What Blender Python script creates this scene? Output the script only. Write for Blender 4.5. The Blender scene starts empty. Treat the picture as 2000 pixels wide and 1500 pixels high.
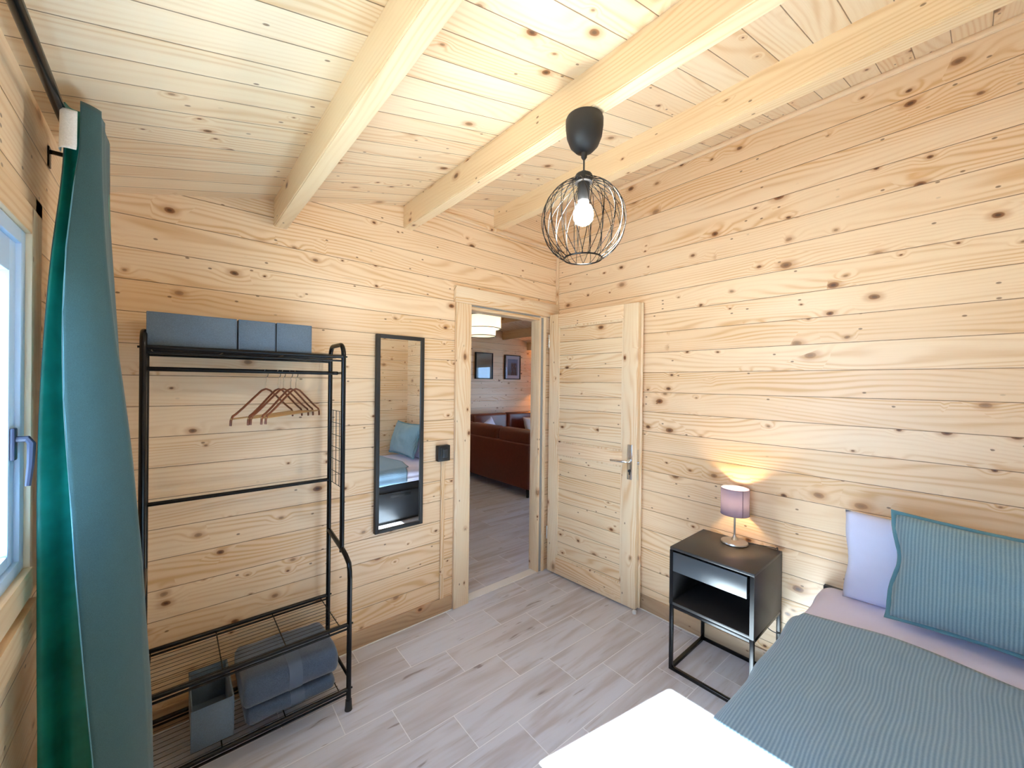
import bpy, bmesh, math, random
from mathutils import Vector, Matrix, noise

# ---------------------------------------------------------------- camera, light, exposure
scn = bpy.context.scene
COL = scn.collection
PI = math.pi
CAM = Vector((-2.3248, -2.1689, 1.45))
cam_d = bpy.data.cameras.new('camera')
cam = bpy.data.objects.new('camera', cam_d); COL.objects.link(cam)
cam_d.sensor_fit = 'HORIZONTAL'; cam_d.sensor_width = 36.0
cam_d.lens = 13.9606
cam_d.clip_start = 0.01
_R = Matrix(((0.7589156740, -0.0067961638, 0.6511534473),
             (-0.6510795858, 0.0104032848, 0.7589381692),
             (0.0119320028, 0.9999227889, -0.0034703724)))   # columns: right, up, forward
_M = Matrix.Identity(4)
for i in range(3):
    _M[i][0] = _R[i][0]; _M[i][1] = _R[i][1]; _M[i][2] = -_R[i][2]; _M[i][3] = CAM[i]
cam.matrix_world = _M
scn.camera = cam

SUN_DIR = Vector((1.0, -0.19, -0.795)).normalized()
sun_d = bpy.data.lights.new('sun', 'SUN'); sun_d.energy = 120.0; sun_d.angle = math.radians(0.6)
sun_d.color = (0.86, 0.96, 1.0)
sun = bpy.data.objects.new('sun', sun_d); COL.objects.link(sun)
sun.location = (-8, 0, 6)
sun.rotation_euler = SUN_DIR.to_track_quat('-Z', 'Y').to_euler()

world = bpy.data.worlds.new('sky'); scn.world = world; world.use_nodes = True
bgn = world.node_tree.nodes['Background']
bgn.inputs[0].default_value = (0.40, 0.63, 1.0, 1); bgn.inputs[1].default_value = 11.0

scn.view_settings.view_transform = 'Standard'
scn.view_settings.look = 'None'
scn.view_settings.exposure = 0.34
scn.view_settings.gamma = 1.0
scn.view_settings.use_curve_mapping = False
scn.cycles.max_bounces = 14
scn.cycles.diffuse_bounces = 8
scn.cycles.sample_clamp_indirect = 12.0
PENDANT_POWER = 10.0
LIVING_POWER = 12.0

# ---------------------------------------------------------------- helpers
def srgb(r, g, b):
    f = lambda c: c/12.92 if c <= 0.04045 else ((c+0.055)/1.055)**2.4
    return (f(r/255), f(g/255), f(b/255), 1.0)

def wloc(o):
    v = Vector((0, 0, 0))
    while o is not None:
        v += o.location; o = o.parent
    return v

class MB:
    def __init__(s): s.bm = bmesh.new()
    def box(s, x0, x1, y0, y1, z0, z1, bev=0.0, seg=2, M=None):
        vs = [s.bm.verts.new((x, y, z)) for x in (x0, x1) for y in (y0, y1) for z in (z0, z1)]
        fs = [(0, 1, 3, 2), (4, 6, 7, 5), (0, 4, 5, 1), (2, 3, 7, 6), (0, 2, 6, 4), (1, 5, 7, 3)]
        faces = [s.bm.faces.new([vs[i] for i in f]) for f in fs]
        if M is not None:
            for v in vs: v.co = M @ v.co
        if bev > 0:
            es = list({e for f in faces for e in f.edges})
            bmesh.ops.bevel(s.bm, geom=es, offset=bev, segments=seg, affect='EDGES', profile=0.5)
        return s
    def prism(s, pts, d):
        """closed polygon pts (3D) extruded by vector d"""
        a = [s.bm.verts.new(p) for p in pts]; d = Vector(d)
        b = [s.bm.verts.new(Vector(p)+d) for p in pts]
        n = len(pts)
        s.bm.faces.new(a[::-1]); s.bm.faces.new(b)
        for i in range(n): s.bm.faces.new((a[i], a[(i+1) % n], b[(i+1) % n], b[i]))
        return s
    def tube(s, pts, r, seg=10, closed=False, cap=True):
        pts = [Vector(p) for p in pts]; n = len(pts)
        rad = r if isinstance(r, (list, tuple)) else [r]*n
        tang = []
        for i in range(n):
            if closed: t = pts[(i+1) % n]-pts[i-1]
            else: t = pts[min(i+1, n-1)]-pts[max(i-1, 0)]
            tang.append(t.normalized())
        up = Vector((0, 0, 1)) if abs(tang[0].z) < 0.9 else Vector((1, 0, 0))
        nrm = tang[0].cross(up).normalized(); rings = []
        for i in range(n):
            if i > 0:
                q = tang[i-1].rotation_difference(tang[i]); nrm = q @ nrm
            bi = tang[i].cross(nrm).normalized()
            rings.append([s.bm.verts.new(pts[i]+rad[i]*(math.cos(2*PI*k/seg)*nrm+math.sin(2*PI*k/seg)*bi)) for k in range(seg)])
        m = n if closed else n-1
        for i in range(m):
            a, b = rings[i], rings[(i+1) % n]
            off = 0
            if closed and i == n-1:
                off = min(range(seg), key=lambda o: (a[0].co-b[o].co).length)
            for k in range(seg):
                s.bm.faces.new((a[k], a[(k+1) % seg], b[(k+1+off) % seg], b[(k+off) % seg]))
        if not closed and cap:
            s.bm.faces.new(rings[0][::-1]); s.bm.faces.new(rings[-1])
        return s
    def lathe(s, prof, c=(0, 0, 0), seg=32, closed=False):
        c = Vector(c); rings = []
        for (r, z) in prof:
            if r < 1e-6: rings.append([s.bm.verts.new(c+Vector((0, 0, z)))])
            else: rings.append([s.bm.verts.new(c+Vector((r*math.cos(2*PI*k/seg), r*math.sin(2*PI*k/seg), z))) for k in range(seg)])
        n = len(rings)
        for i in range(n if closed else n-1):
            a, b = rings[i], rings[(i+1) % n]
            for k in range(seg):
                k2 = (k+1) % seg
                if len(a) == 1 and len(b) == 1: continue
                if len(a) == 1: s.bm.faces.new((a[0], b[k2], b[k]))
                elif len(b) == 1: s.bm.faces.new((a[k], a[k2], b[0]))
                else: s.bm.faces.new((a[k], a[k2], b[k2], b[k]))
        return s
    def grid(s, rows, closed_u=False):
        g = [[s.bm.verts.new(p) for p in row] for row in rows]
        for i in range(len(g)-1):
            n = len(g[i])
            for j in range(n if closed_u else n-1):
                s.bm.faces.new((g[i][j], g[i][(j+1) % n], g[i+1][(j+1) % n], g[i+1][j]))
        return g
    def build(s, name, mat, parent=None, smooth=True, angle=40):
        bmesh.ops.recalc_face_normals(s.bm, faces=s.bm.faces[:])
        off = wloc(parent) if parent is not None else Vector((0, 0, 0))
        if off.length > 0:
            for v in s.bm.verts: v.co -= off
        me = bpy.data.meshes.new(name); s.bm.to_mesh(me); s.bm.free()
        for m in (mat if isinstance(mat, (list, tuple)) else [mat]): me.materials.append(m)
        if smooth:
            for p in me.polygons: p.use_smooth = True
            me.set_sharp_from_angle(angle=math.radians(angle))
        o = bpy.data.objects.new(name, me); COL.objects.link(o)
        if parent is not None: o.parent = parent
        return o

def thing(name, label, cat, loc=(0, 0, 0), group=None):
    o = bpy.data.objects.new(name, None); COL.objects.link(o)
    o.location = loc; o.empty_display_size = 0.05
    tag(o, label, cat, group); return o

def tag(o, label, cat, group=None):
    o['label'] = label; o['category'] = cat
    if group: o['group'] = group
    return o

def struct(o):
    o['kind'] = 'structure'; return o

def recenter(o):
    """move a single-mesh thing's origin to its base centre"""
    me = o.data
    xs = [v.co for v in me.vertices]
    c = Vector(((min(v.x for v in xs)+max(v.x for v in xs))/2, (min(v.y for v in xs)+max(v.y for v in xs))/2, min(v.z for v in xs)))
    for v in me.vertices: v.co -= c
    o.location = o.location + c
    return o

# ---------------------------------------------------------------- node maths
class NT:
    def __init__(s, name):
        s.mat = bpy.data.materials.new(name); s.mat.use_nodes = True
        s.t = s.mat.node_tree; s.n = s.t.nodes
        s.bsdf = s.n['Principled BSDF']; s.out = s.n['Material Output']
    def link(s, a, b): s.t.links.new(a, b)
    def _in(s, node, i, v):
        if isinstance(v, (int, float)): node.inputs[i].default_value = v
        elif isinstance(v, (tuple, list)): node.inputs[i].default_value = v
        else: s.link(v, node.inputs[i])
    def m(s, op, a, b=0.0, c=0.0, clamp=False):
        k = s.n.new('ShaderNodeMath'); k.operation = op; k.use_clamp = clamp
        s._in(k, 0, a); s._in(k, 1, b)
        if op in ('MULTIPLY_ADD', 'COMPARE', 'SMOOTH_MIN', 'WRAP'): s._in(k, 2, c)
        return k.outputs[0]
    def add(s, a, b): return s.m('ADD', a, b)
    def sub(s, a, b): return s.m('SUBTRACT', a, b)
    def mul(s, a, b): return s.m('MULTIPLY', a, b)
    def ramp(s, v, a, b, c=0.0, d=1.0, smooth=True):
        k = s.n.new('ShaderNodeMapRange'); k.interpolation_type = 'SMOOTHSTEP' if smooth else 'LINEAR'
        k.clamp = True
        s._in(k, 0, v); s._in(k, 1, a); s._in(k, 2, b); s._in(k, 3, c); s._in(k, 4, d)
        return k.outputs[0]
    def coords(s):
        t = s.n.new('ShaderNodeTexCoord'); x = s.n.new('ShaderNodeSeparateXYZ'); s.link(t.outputs['Object'], x.inputs[0])
        s.co = t.outputs['Object']
        return {'x': x.outputs[0], 'y': x.outputs[1], 'z': x.outputs[2]}
    def axis(s, C, spec):
        """'x', 'xz' (sum), 'z-y'"""
        if '-' in spec:
            a, b = spec.split('-'); return s.sub(C[a], C[b])
        v = C[spec[0]]
        for k in spec[1:]: v = s.add(v, C[k])
        return v
    def vec(s, x, y, z=0.0):
        k = s.n.new('ShaderNodeCombineXYZ'); s._in(k, 0, x); s._in(k, 1, y); s._in(k, 2, z); return k.outputs[0]
    def noise(s, v, scale=1.0, detail=2.0, rough=0.5, dist=0.0, dim='3D'):
        k = s.n.new('ShaderNodeTexNoise'); k.noise_dimensions = dim
        s.link(v, k.inputs['Vector']); k.inputs['Scale'].default_value = scale
        k.inputs['Detail'].default_value = detail; k.inputs['Roughness'].default_value = rough; k.inputs['Distortion'].default_value = dist
        return k.outputs['Fac']
    def white(s, v):
        k = s.n.new('ShaderNodeTexWhiteNoise'); k.noise_dimensions = '1D'; s._in(k, 'W', v) if False else s.link(v, k.inputs['W'])
        return k.outputs['Value']
    def white2(s, v):
        k = s.n.new('ShaderNodeTexWhiteNoise'); k.noise_dimensions = '2D'; s.link(v, k.inputs['Vector'])
        return k.outputs['Value']
    def voro(s, v, rnd=1.0):
        k = s.n.new('ShaderNodeTexVoronoi'); k.voronoi_dimensions = '2D'; k.feature = 'F1'
        s.link(v, k.inputs['Vector']); k.inputs['Scale'].default_value = 1.0; k.inputs['Randomness'].default_value = rnd
        c = s.n.new('ShaderNodeSeparateColor'); s.link(k.outputs['Color'], c.inputs[0])
        return k.outputs['Distance'], c.outputs[0], c.outputs[1]
    def mix(s, f, a, b, mode='MIX'):
        k = s.n.new('ShaderNodeMix'); k.data_type = 'RGBA'; k.blend_type = mode
        s._in(k, 0, f); s._in(k, 6, a); s._in(k, 7, b); return k.outputs[2]
    def bump(s, h, strength=0.3, dist=0.002):
        k = s.n.new('ShaderNodeBump'); k.inputs['Strength'].default_value = strength; k.inputs['Distance'].default_value = dist
        s.link(h, k.inputs['Height']); s.link(k.outputs[0], s.bsdf.inputs['Normal'])
    def set(s, **kw):
        for k, v in kw.items():
            s._in(s.bsdf, {'color': 'Base Color', 'rough': 'Roughness', 'metal': 'Metallic', 'spec': 'Specular IOR Level',
                           'coat': 'Coat Weight', 'coat_rough': 'Coat Roughness', 'sheen': 'Sheen Weight', 'trans': 'Transmission Weight',
                           'emit': 'Emission Color', 'emit_s': 'Emission Strength', 'alpha': 'Alpha'}[k], v)
        return s.mat

def plain(name, col, rough=0.5, metal=0.0, spec=0.5, mottle=0.0, scale=40, bump=0.0, **kw):
    g = NT(name); C = g.coords()
    if mottle > 0 or bump > 0:
        nz = g.noise(g.co, scale, 3.0, 0.6)
        k = g.ramp(nz, 0.25, 0.75, 1-mottle, 1+mottle, smooth=False)
        c = g.mix(1.0, col, g.vec(k, k, k), 'MULTIPLY')
        g.set(color=c)
        if bump > 0: g.bump(nz, bump, 0.002)
    else: g.set(color=col)
    return g.set(rough=rough, metal=metal, spec=spec, **kw)

def wood(name, u='x', v='z', pitch=None, v0=0.0, seed=0.0, knot=0.5, rough=0.36, tint=(1, 1, 1), big=1.0, gr=1.0,
         light=(0.88, 0.69, 0.475), dark=(0.68, 0.42, 0.20), seam=0.0011):
    g = NT(name); C = g.coords(); U = g.axis(C, u); V = g.axis(C, v)
    P = pitch or 0.16
    t = g.mul(g.sub(V, v0), 1.0/P)
    b = g.m('FLOOR', t); f = g.sub(t, b)
    r1 = g.white(g.add(b, seed+0.5)); r2 = g.white(g.add(b, seed+37.5))
    U2 = g.add(U, g.mul(r1, 17.0))
    bb = g.add(g.mul(b, 31.7), seed)
    wig = g.sub(g.noise(g.vec(g.mul(U2, 9.0), g.add(g.mul(f, P*22), bb)), 1.0, 2.0, 0.5, dim='2D'), 0.5)
    vv = g.add(g.mul(f, P*10.0), bb)
    d, cr, cg = g.voro(g.vec(g.add(g.mul(U2, 6.2), g.mul(wig, 0.10)), g.add(vv, g.mul(wig, 0.08))))
    clump = g.noise(g.vec(g.mul(U2, 1.1), g.mul(bb, 0.73)), 1.0, 1.0, 0.5, dim='2D')
    gate = g.mul(g.ramp(cr, 1.0-knot, 1.0-knot+0.01), g.ramp(clump, 0.42, 0.43))
    x = g.ramp(cr, 1.0-knot, 1.0, 0.0, 1.0, smooth=False)
    size = g.mul(g.add(0.034, g.mul(g.m('POWER', x, 1.7), 0.115)), big)
    dn = g.m('DIVIDE', d, size)
    core = g.mul(g.ramp(dn, 1.12, 0.72), gate)
    inner = g.mul(g.ramp(dn, 0.65, 0.25), gate)
    halo = g.mul(g.ramp(dn, 2.6, 0.9), gate)
    swirl = g.mul(g.ramp(dn, 6.0, 0.5), gate)
    vb = g.add(g.mul(f, P), g.mul(b, 0.37))
    warp = g.noise(g.vec(g.mul(U2, 0.85), g.mul(vb, 6.0)), 1.0, 1.0, 0.5, dim='2D')
    warp2 = g.noise(g.vec(g.mul(U2, 4.0), g.mul(vb, 16.0), 3.1), 1.0, 2.0, 0.5)
    ph = g.add(g.add(g.mul(vb, 46.0), g.mul(warp, 8.0)), g.add(g.mul(warp2, 0.55), g.mul(swirl, 1.3)))
    line = g.m('ADD', g.mul(g.m('SINE', g.mul(ph, 2*PI)), 0.5), 0.5)
    line = g.m('POWER', line, 2.2)
    patch = g.noise(g.vec(g.mul(U2, 1.3), g.mul(vb, 9.0), 7.7), 1.0, 2.0, 0.5)
    amp = g.ramp(patch, 0.35, 0.7, 0.14, 0.78)
    fine = g.noise(g.vec(g.mul(U2, 7.0), g.mul(vb, 420.0), 1.0), 1.0, 2.0, 0.6)
    fac = g.add(g.add(g.mul(g.mul(line, amp), gr), g.mul(g.sub(r2, 0.4), 0.34)), g.add(g.mul(g.sub(fine, 0.5), 0.42*gr), g.mul(g.sub(patch, 0.45), 0.45)))
    fac = g.m('ADD', fac, 0.16, clamp=True)
    L = tuple(a*k for a, k in zip(light, tint))+(1,); D = tuple(a*k for a, k in zip(dark, tint))+(1,)
    c = g.mix(fac, L, D)
    c = g.mix(g.mul(halo, 0.55), c, (0.50, 0.24, 0.09, 1))
    # brown streaks that trail from some knots along the grain
    st = g.noise(g.vec(g.mul(U2, 2.2), g.mul(vb, 75.0), 11.0), 1.0, 2.0, 0.5)
    c = g.mix(g.ramp(st, 0.70, 0.80, 0.0, 0.45), c, (0.36, 0.20, 0.09, 1))
    kc = g.mix(inner, (0.23, 0.092, 0.032, 1), (0.075, 0.028, 0.012, 1))
    c = g.mix(g.mul(core, g.ramp(cg, 0.2, 0.6, 0.55, 0.95)), c, kc)
    # pin knots
    d2, c2, c3 = g.voro(g.vec(g.mul(U2, 13.0), g.add(g.mul(f, P*24.0), bb)))
    pin = g.mul(g.ramp(d2, 0.115, 0.06), g.ramp(c2, 0.93, 0.94))
    c = g.mix(g.mul(pin, 0.8), c, (0.16, 0.075, 0.035, 1))
    h = g.add(g.mul(line, 0.06), g.mul(fine, 0.10))
    if pitch:
        e = g.mul(g.m('MINIMUM', f, g.sub(1.0, f)), P)
        wv = g.noise(g.vec(g.mul(U2, 30.0), bb), 1.0, 2.0, 0.5, dim='2D')
        sm = g.ramp(e, g.add(seam*0.5, g.mul(wv, seam*0.5)), g.add(seam*1.2, g.mul(wv, seam*1.2)), 1.0, 0.0)
        c = g.mix(g.mul(sm, 0.88), c, (0.15, 0.075, 0.03, 1))
        h = g.sub(h, g.mul(g.ramp(e, 0.0, 0.004, 1.0, 0.0), 1.0))
    g.bump(h, 0.30, 0.0025)
    g.set(color=c, rough=g.add(rough, g.mul(g.sub(fine, 0.5), 0.2)), spec=0.45)
    return g.mat

def floor_mat():
    g = NT('wood_look_tile'); C = g.coords()
    U = g.sub(C['x'], g.mul(C['y'], 0.025)); V = g.add(C['y'], g.mul(C['x'], 0.025))
    P = 0.1942
    t = g.mul(g.add(V, 0.162), 1/P); row = g.m('FLOOR', t); f = g.sub(t, row)
    u0 = g.add(-1.58, g.mul(row, -0.1975))
    tu = g.mul(g.sub(U, u0), 1/0.5765); cu = g.m('FLOOR', tu); fu = g.sub(tu, cu)
    rr = g.white2(g.vec(g.add(row, 0.5), g.add(cu, 0.5))); r3 = g.white2(g.vec(g.add(row, 9.5), g.add(cu, 4.5)))
    ou = g.add(U, g.mul(rr, 23.0)); ov = g.add(V, g.mul(r3, 11.0))
    n1 = g.noise(g.vec(g.mul(ou, 1.5), g.mul(ov, 14.0)), 1.0, 3.0, 0.55, 0.4)
    n2 = g.noise(g.vec(g.mul(ou, 4.0), g.mul(ov, 55.0), 4.0), 1.0, 3.0, 0.6, 0.3)
    n3 = g.noise(g.vec(g.mul(ou, 5.0), g.mul(ov, 26.0), 9.0), 1.0, 2.0, 0.5, 0.8)
    base = g.mix(g.ramp(n1, 0.42, 0.70), (0.60, 0.62, 0.70, 1), (0.43, 0.405, 0.43, 1))
    base = g.mix(g.mul(g.ramp(rr, 0.0, 1.0), 0.30), base, (0.54, 0.50, 0.50, 1))
    base = g.mix(g.ramp(n2, 0.55, 0.80, 0.0, 0.5), base, (0.30, 0.235, 0.215, 1))
    base = g.mix(g.ramp(n3, 0.68, 0.77, 0.0, 0.7), base, (0.17, 0.12, 0.11, 1))
    e1 = g.mul(g.m('MINIMUM', f, g.sub(1.0, f)), P); e2 = g.mul(g.m('MINIMUM', fu, g.sub(1.0, fu)), 0.5765)
    e = g.m('MINIMUM', e1, e2)
    gr = g.ramp(e, 0.0011, 0.0021, 1.0, 0.0)
    base = g.mix(gr, base, (0.80, 0.81, 0.85, 1))
    g.bump(g.sub(g.mul(n2, 0.15), gr), 0.25, 0.002)
    return g.set(color=base, rough=0.42, spec=0.45)

def rib_mat(name, v, pitch, c1, c2, bump=0.35):
    g = NT(name); C = g.coords(); V = g.axis(C, v)
    w = g.noise(g.co, 6.0, 2.0, 0.5)
    s = g.add(g.mul(g.m('SINE', g.mul(g.add(V, g.mul(w, 0.006)), 2*PI/pitch)), 0.5), 0.5)
    fb = g.noise(g.co, 260.0, 2.0, 0.7)
    fac = g.add(g.mul(s, 0.8), g.mul(g.sub(fb, 0.5), 0.7))
    c = g.mix(g.m('ADD', fac, 0.05, clamp=True), c1, c2)
    g.bump(g.add(s, g.mul(fb, 0.4)), bump, 0.0025)
    return g.set(color=c, rough=0.9, spec=0.2, sheen=0.25)

def cloth(name, col, scale=500, amt=0.12, rough=0.9, bump=0.25, sheen=0.2):
    g = NT(name); C = g.coords()
    a = g.noise(g.co, scale, 2.0, 0.7); b = g.noise(g.co, 25.0, 3.0, 0.6)
    k = g.add(g.ramp(a, 0.3, 0.7, 1-amt, 1+amt, smooth=False), g.mul(g.sub(b, 0.5), amt))
    c = g.mix(1.0, col, g.vec(k, k, k), 'MULTIPLY')
    g.bump(g.add(a, b), bump, 0.001)
    return g.set(color=c, rough=rough, spec=0.25, sheen=sheen)

# ---------------------------------------------------------------- materials
BZ = 0.0155
W_BACK = wood('pine_boards_back', 'x', 'z', 0.1258, BZ+0.0629, seed=3.0, knot=0.42)
W_SIDE = wood('pine_boards_side', 'y', 'z', 0.1258, BZ, seed=57.0, knot=0.50, big=1.1)
W_CEIL = wood('pine_boards_ceiling', 'x', 'y', 0.1015, -1.082, seed=91.0, knot=0.45, big=0.9, light=(0.88, 0.73, 0.52), dark=(0.73, 0.50, 0.28))
W_BEAM = wood('pine_beam', 'y', 'xz', None, 0.03, seed=13.0, knot=0.22, gr=0.9, light=(0.84, 0.655, 0.42), dark=(0.70, 0.475, 0.25))
W_VERT = wood('pine_upright_trim', 'z', 'xy', None, 0.02, seed=23.0, knot=0.22, gr=0.9, light=(0.85, 0.70, 0.50))
W_HOR = wood('pine_level_trim', 'x', 'yz', None, 0.05, seed=29.0, knot=0.3, gr=0.9, light=(0.84, 0.70, 0.51))
W_HORY = wood('pine_level_trim_side', 'y', 'xz', None, 0.05, seed=31.0, knot=0.2, gr=0.8)
W_DOOR = wood('pine_door_boards', 'y', 'z', 0.100, 0.058, seed=71.0, knot=0.34, light=(0.85, 0.69, 0.48))
W_DOORH = wood('pine_door_rail', 'y', 'zx', None, 0.03, seed=75.0, knot=0.15)
M_SKIRT = wood('brown_skirting', 'x', 'z', None, 0.0, seed=41.0, knot=0.1, light=(0.50, 0.34, 0.20), dark=(0.36, 0.22, 0.12))
M_SKIRTY = wood('brown_skirting_side', 'y', 'z', None, 0.0, seed=43.0, knot=0.1, light=(0.50, 0.36, 0.23), dark=(0.38, 0.25, 0.15))
M_FLOOR = floor_mat()
M_BLACK = plain('black_metal', (0.004, 0.004, 0.005, 1), 0.25, 0.0, 0.32)
M_BLACKM = plain('black_matt_plastic', (0.015, 0.016, 0.018, 1), 0.5)
M_LACQ = plain('black_lacquer', (0.030, 0.028, 0.028, 1), 0.38, mottle=0.05, scale=80)
M_DRAWER = plain('black_satin_drawer', (0.035, 0.045, 0.055, 1), 0.34, 0.0, 1.0)
M_BEDF = plain('black_bed_foil', (0.020, 0.022, 0.026, 1), 0.35)
M_STEEL = plain('brushed_steel', (0.62, 0.60, 0.56, 1), 0.28, 1.0)
M_CHROME = plain('satin_chrome', (0.75, 0.77, 0.80, 1), 0.22, 1.0)
M_WHITE = plain('white_plastic', (0.82, 0.83, 0.84, 1), 0.4)
M_SEAL = plain('grey_rubber_seal', (0.30, 0.30, 0.29, 1), 0.6)
M_CAULK = plain('white_sealant', (0.80, 0.79, 0.77, 1), 0.5)
M_PVC = plain('sky_tinted_window_frame', (0.50, 0.68, 0.90, 1), 0.35)  # white frame with the blue of the skylight put into its colour
M_HANDLE = plain('slate_handle', srgb(44, 54, 78), 0.4)
M_WINW = wood('pale_window_trim', 'z', 'xy', None, 0.02, seed=83.0, knot=0.12, gr=0.7, light=(0.84, 0.74, 0.56), dark=(0.70, 0.56, 0.36))
M_HANG = plain('bronze_hanger', (0.20, 0.065, 0.030, 1), 0.35, 0.35)
M_BAR = plain('tan_hanger_bar', (0.45, 0.26, 0.10, 1), 0.4)
M_BOX = cloth('blue_grey_box_felt', srgb(98, 112, 126), 320, 0.14, 0.95, 0.3)
M_TOWEL = cloth('slate_terry', srgb(72, 84, 102), 420, 0.35, 1.0, 0.9, 0.4)
M_BAND = cloth('slate_towel_band', srgb(86, 98, 116), 700, 0.08, 0.8, 0.2)
M_SHEET = cloth('pale_sheet', srgb(214, 212, 236), 900, 0.03, 0.85, 0.1)
M_PILLOW = cloth('white_pillow', srgb(206, 214, 244), 900, 0.03, 0.85, 0.1)
M_COVER = rib_mat('sage_ribbed_cover', 'z-y', 0.0095, srgb(106, 138, 164), srgb(142, 170, 192))
M_CUSH = rib_mat('sage_ribbed_cushion', 'x', 0.0100, srgb(104, 136, 150), srgb(142, 170, 182))
M_PIPE = cloth('sage_edge', srgb(92, 138, 152), 500, 0.1)
M_CURT = cloth('teal_curtain_face', srgb(50, 78, 80), 600, 0.16, 0.9, 0.35)
M_TAPE = cloth('white_heading_tape', srgb(225, 225, 222), 300, 0.08)
M_LEATHER = plain('russet_leather', srgb(104, 50, 36), 0.38, mottle=0.12, scale=30, bump=0.15)
M_TANCUSH = cloth('beige_pillow', srgb(190, 182, 176), 400, 0.08)
M_GROUND = plain('grey_terrace', srgb(150, 148, 142), 0.9, mottle=0.15, scale=3)
M_ROOF = plain('grey_roof', srgb(80, 78, 76), 0.9)
M_CANE = None

def lining_mat():
    g = NT('teal_blackout_lining'); C = g.coords()
    a = g.noise(g.co, 9.0, 3.0, 0.6)
    c = g.mix(g.ramp(a, 0.3, 0.7), srgb(14, 118, 108), srgb(30, 148, 136))
    g.bump(a, 0.25, 0.004)
    return g.set(color=c, rough=0.42, spec=0.5)
M_LINING = lining_mat()

def glass_mat(name, tint=(1, 1, 1, 1)):
    m = bpy.data.materials.new(name); m.use_nodes = True; t = m.node_tree; t.nodes.clear()
    o = t.nodes.new('ShaderNodeOutputMaterial'); mx = t.nodes.new('ShaderNodeMixShader')
    tr = t.nodes.new('ShaderNodeBsdfTransparent'); gl = t.nodes.new('ShaderNodeBsdfGlossy'); fr = t.nodes.new('ShaderNodeLayerWeight')
    tr.inputs[0].default_value = tint; gl.inputs['Roughness'].default_value = 0.02
    pw = t.nodes.new('ShaderNodeMath'); pw.operation = 'POWER'; pw.inputs[1].default_value = 4.0
    ma = t.nodes.new('ShaderNodeMath'); ma.operation = 'MULTIPLY_ADD'; ma.inputs[1].default_value = 0.92; ma.inputs[2].default_value = 0.05
    t.links.new(fr.outputs['Facing'], pw.inputs[0]); t.links.new(pw.outputs[0], ma.inputs[0]); t.links.new(ma.outputs[0], mx.inputs[0]); t.links.new(tr.outputs[0], mx.inputs[1]); t.links.new(gl.outputs[0], mx.inputs[2])
    t.links.new(mx.outputs[0], o.inputs[0]); return m
M_GLASS = glass_mat('window_glass', (0.93, 0.97, 0.98, 1))

def mirror_mat():
    return plain('mirror_silver', (0.86, 0.88, 0.88, 1), 0.0, 1.0)
M_MIRROR = mirror_mat()

def emit(name, col, s):
    g = NT(name); return g.set(color=(0.8, 0.8, 0.8, 1), emit=col, emit_s=s)

def shade_mat(name, col, tw, em=None):
    """thin fabric that lets lamplight through"""
    m = bpy.data.materials.new(name); m.use_nodes = True; t = m.node_tree; t.nodes.clear()
    o = t.nodes.new('ShaderNodeOutputMaterial'); mx = t.nodes.new('ShaderNodeMixShader'); mx.inputs[0].default_value = tw
    d = t.nodes.new('ShaderNodeBsdfDiffuse'); tl = t.nodes.new('ShaderNodeBsdfTranslucent')
    w = t.nodes.new('ShaderNodeTexNoise'); w.inputs['Scale'].default_value = 300
    k = t.nodes.new('ShaderNodeMix'); k.data_type = 'RGBA'; k.inputs[6].default_value = col; k.inputs[7].default_value = tuple(c*0.8 for c in col[:3])+(1,)
    t.links.new(w.outputs['Fac'], k.inputs[0]); t.links.new(k.outputs[2], d.inputs[0]); t.links.new(k.outputs[2], tl.inputs[0])
    t.links.new(d.outputs[0], mx.inputs[1]); t.links.new(tl.outputs[0], mx.inputs[2]); t.links.new(mx.outputs[0], o.inputs[0])
    return m

# ================================================================ SETTING
XL, YF = -2.587, -2.66          # window wall, wall behind the bed
LX1, LY1 = 4.30, 4.00           # living room beyond the door
def ceil_z(x): return 2.801+0.2545*x if x < 0.70 else 2.801+0.2545*0.70-0.2545*(x-0.70)
WT = 0.07

# floor
struct(MB().box(XL-WT, LX1+WT, YF-WT, LY1+WT, -0.08, 0.0).build('floor', M_FLOOR, smooth=False))

# bedroom ceiling and living ceiling: one gabled slab
m = MB(); xr = 0.70
prof = [(XL-0.30, ceil_z(XL-0.30)), (xr, ceil_z(xr)), (LX1+0.35, ceil_z(LX1+0.35))]
pts = [(x, YF-0.3, z) for x, z in prof]+[(x, YF-0.3, z+0.12) for x, z in prof[::-1]]
m.prism(pts, (0, LY1-YF+0.6, 0)); struct(m.build('ceiling', W_CEIL, smooth=False))

def zwall_x(y0, y1, xa, xb, name, mat, z0=0.0):
    """wall running along x between xa..xb, y0..y1 thick, topped by the roof slope"""
    m = MB()
    return m

def gable(m, xa, xb, y0, y1, z0):
    xs = [xa] + ([0.70] if xa < 0.70 < xb else []) + [xb]
    pts = [(xa, y0, z0)]+[(x, y0, ceil_z(x)+0.03) for x in xs]+[(xb, y0, z0)]
    m.prism(pts, (0, y1-y0, 0))

DX0, DX1, DZ = -0.842, -0.176, 1.950     # doorway
m = MB(); gable(m, XL-WT, DX0, 0.0, WT, 0.0); gable(m, DX0, DX1, 0.0, WT, DZ); gable(m, DX1, LX1+WT, 0.0, WT, 0.0)
struct(m.build('wall_back', W_BACK, smooth=False))
m = MB(); gable(m, XL-WT, 0.0, YF-WT, YF, 0.0); struct(m.build('wall_front', W_BACK, smooth=False))
m = MB(); m.box(0.0, WT, YF-WT, 0.0, 0.0, ceil_z(0)+0.05); struct(m.build('wall_right', W_SIDE, smooth=False))
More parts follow.
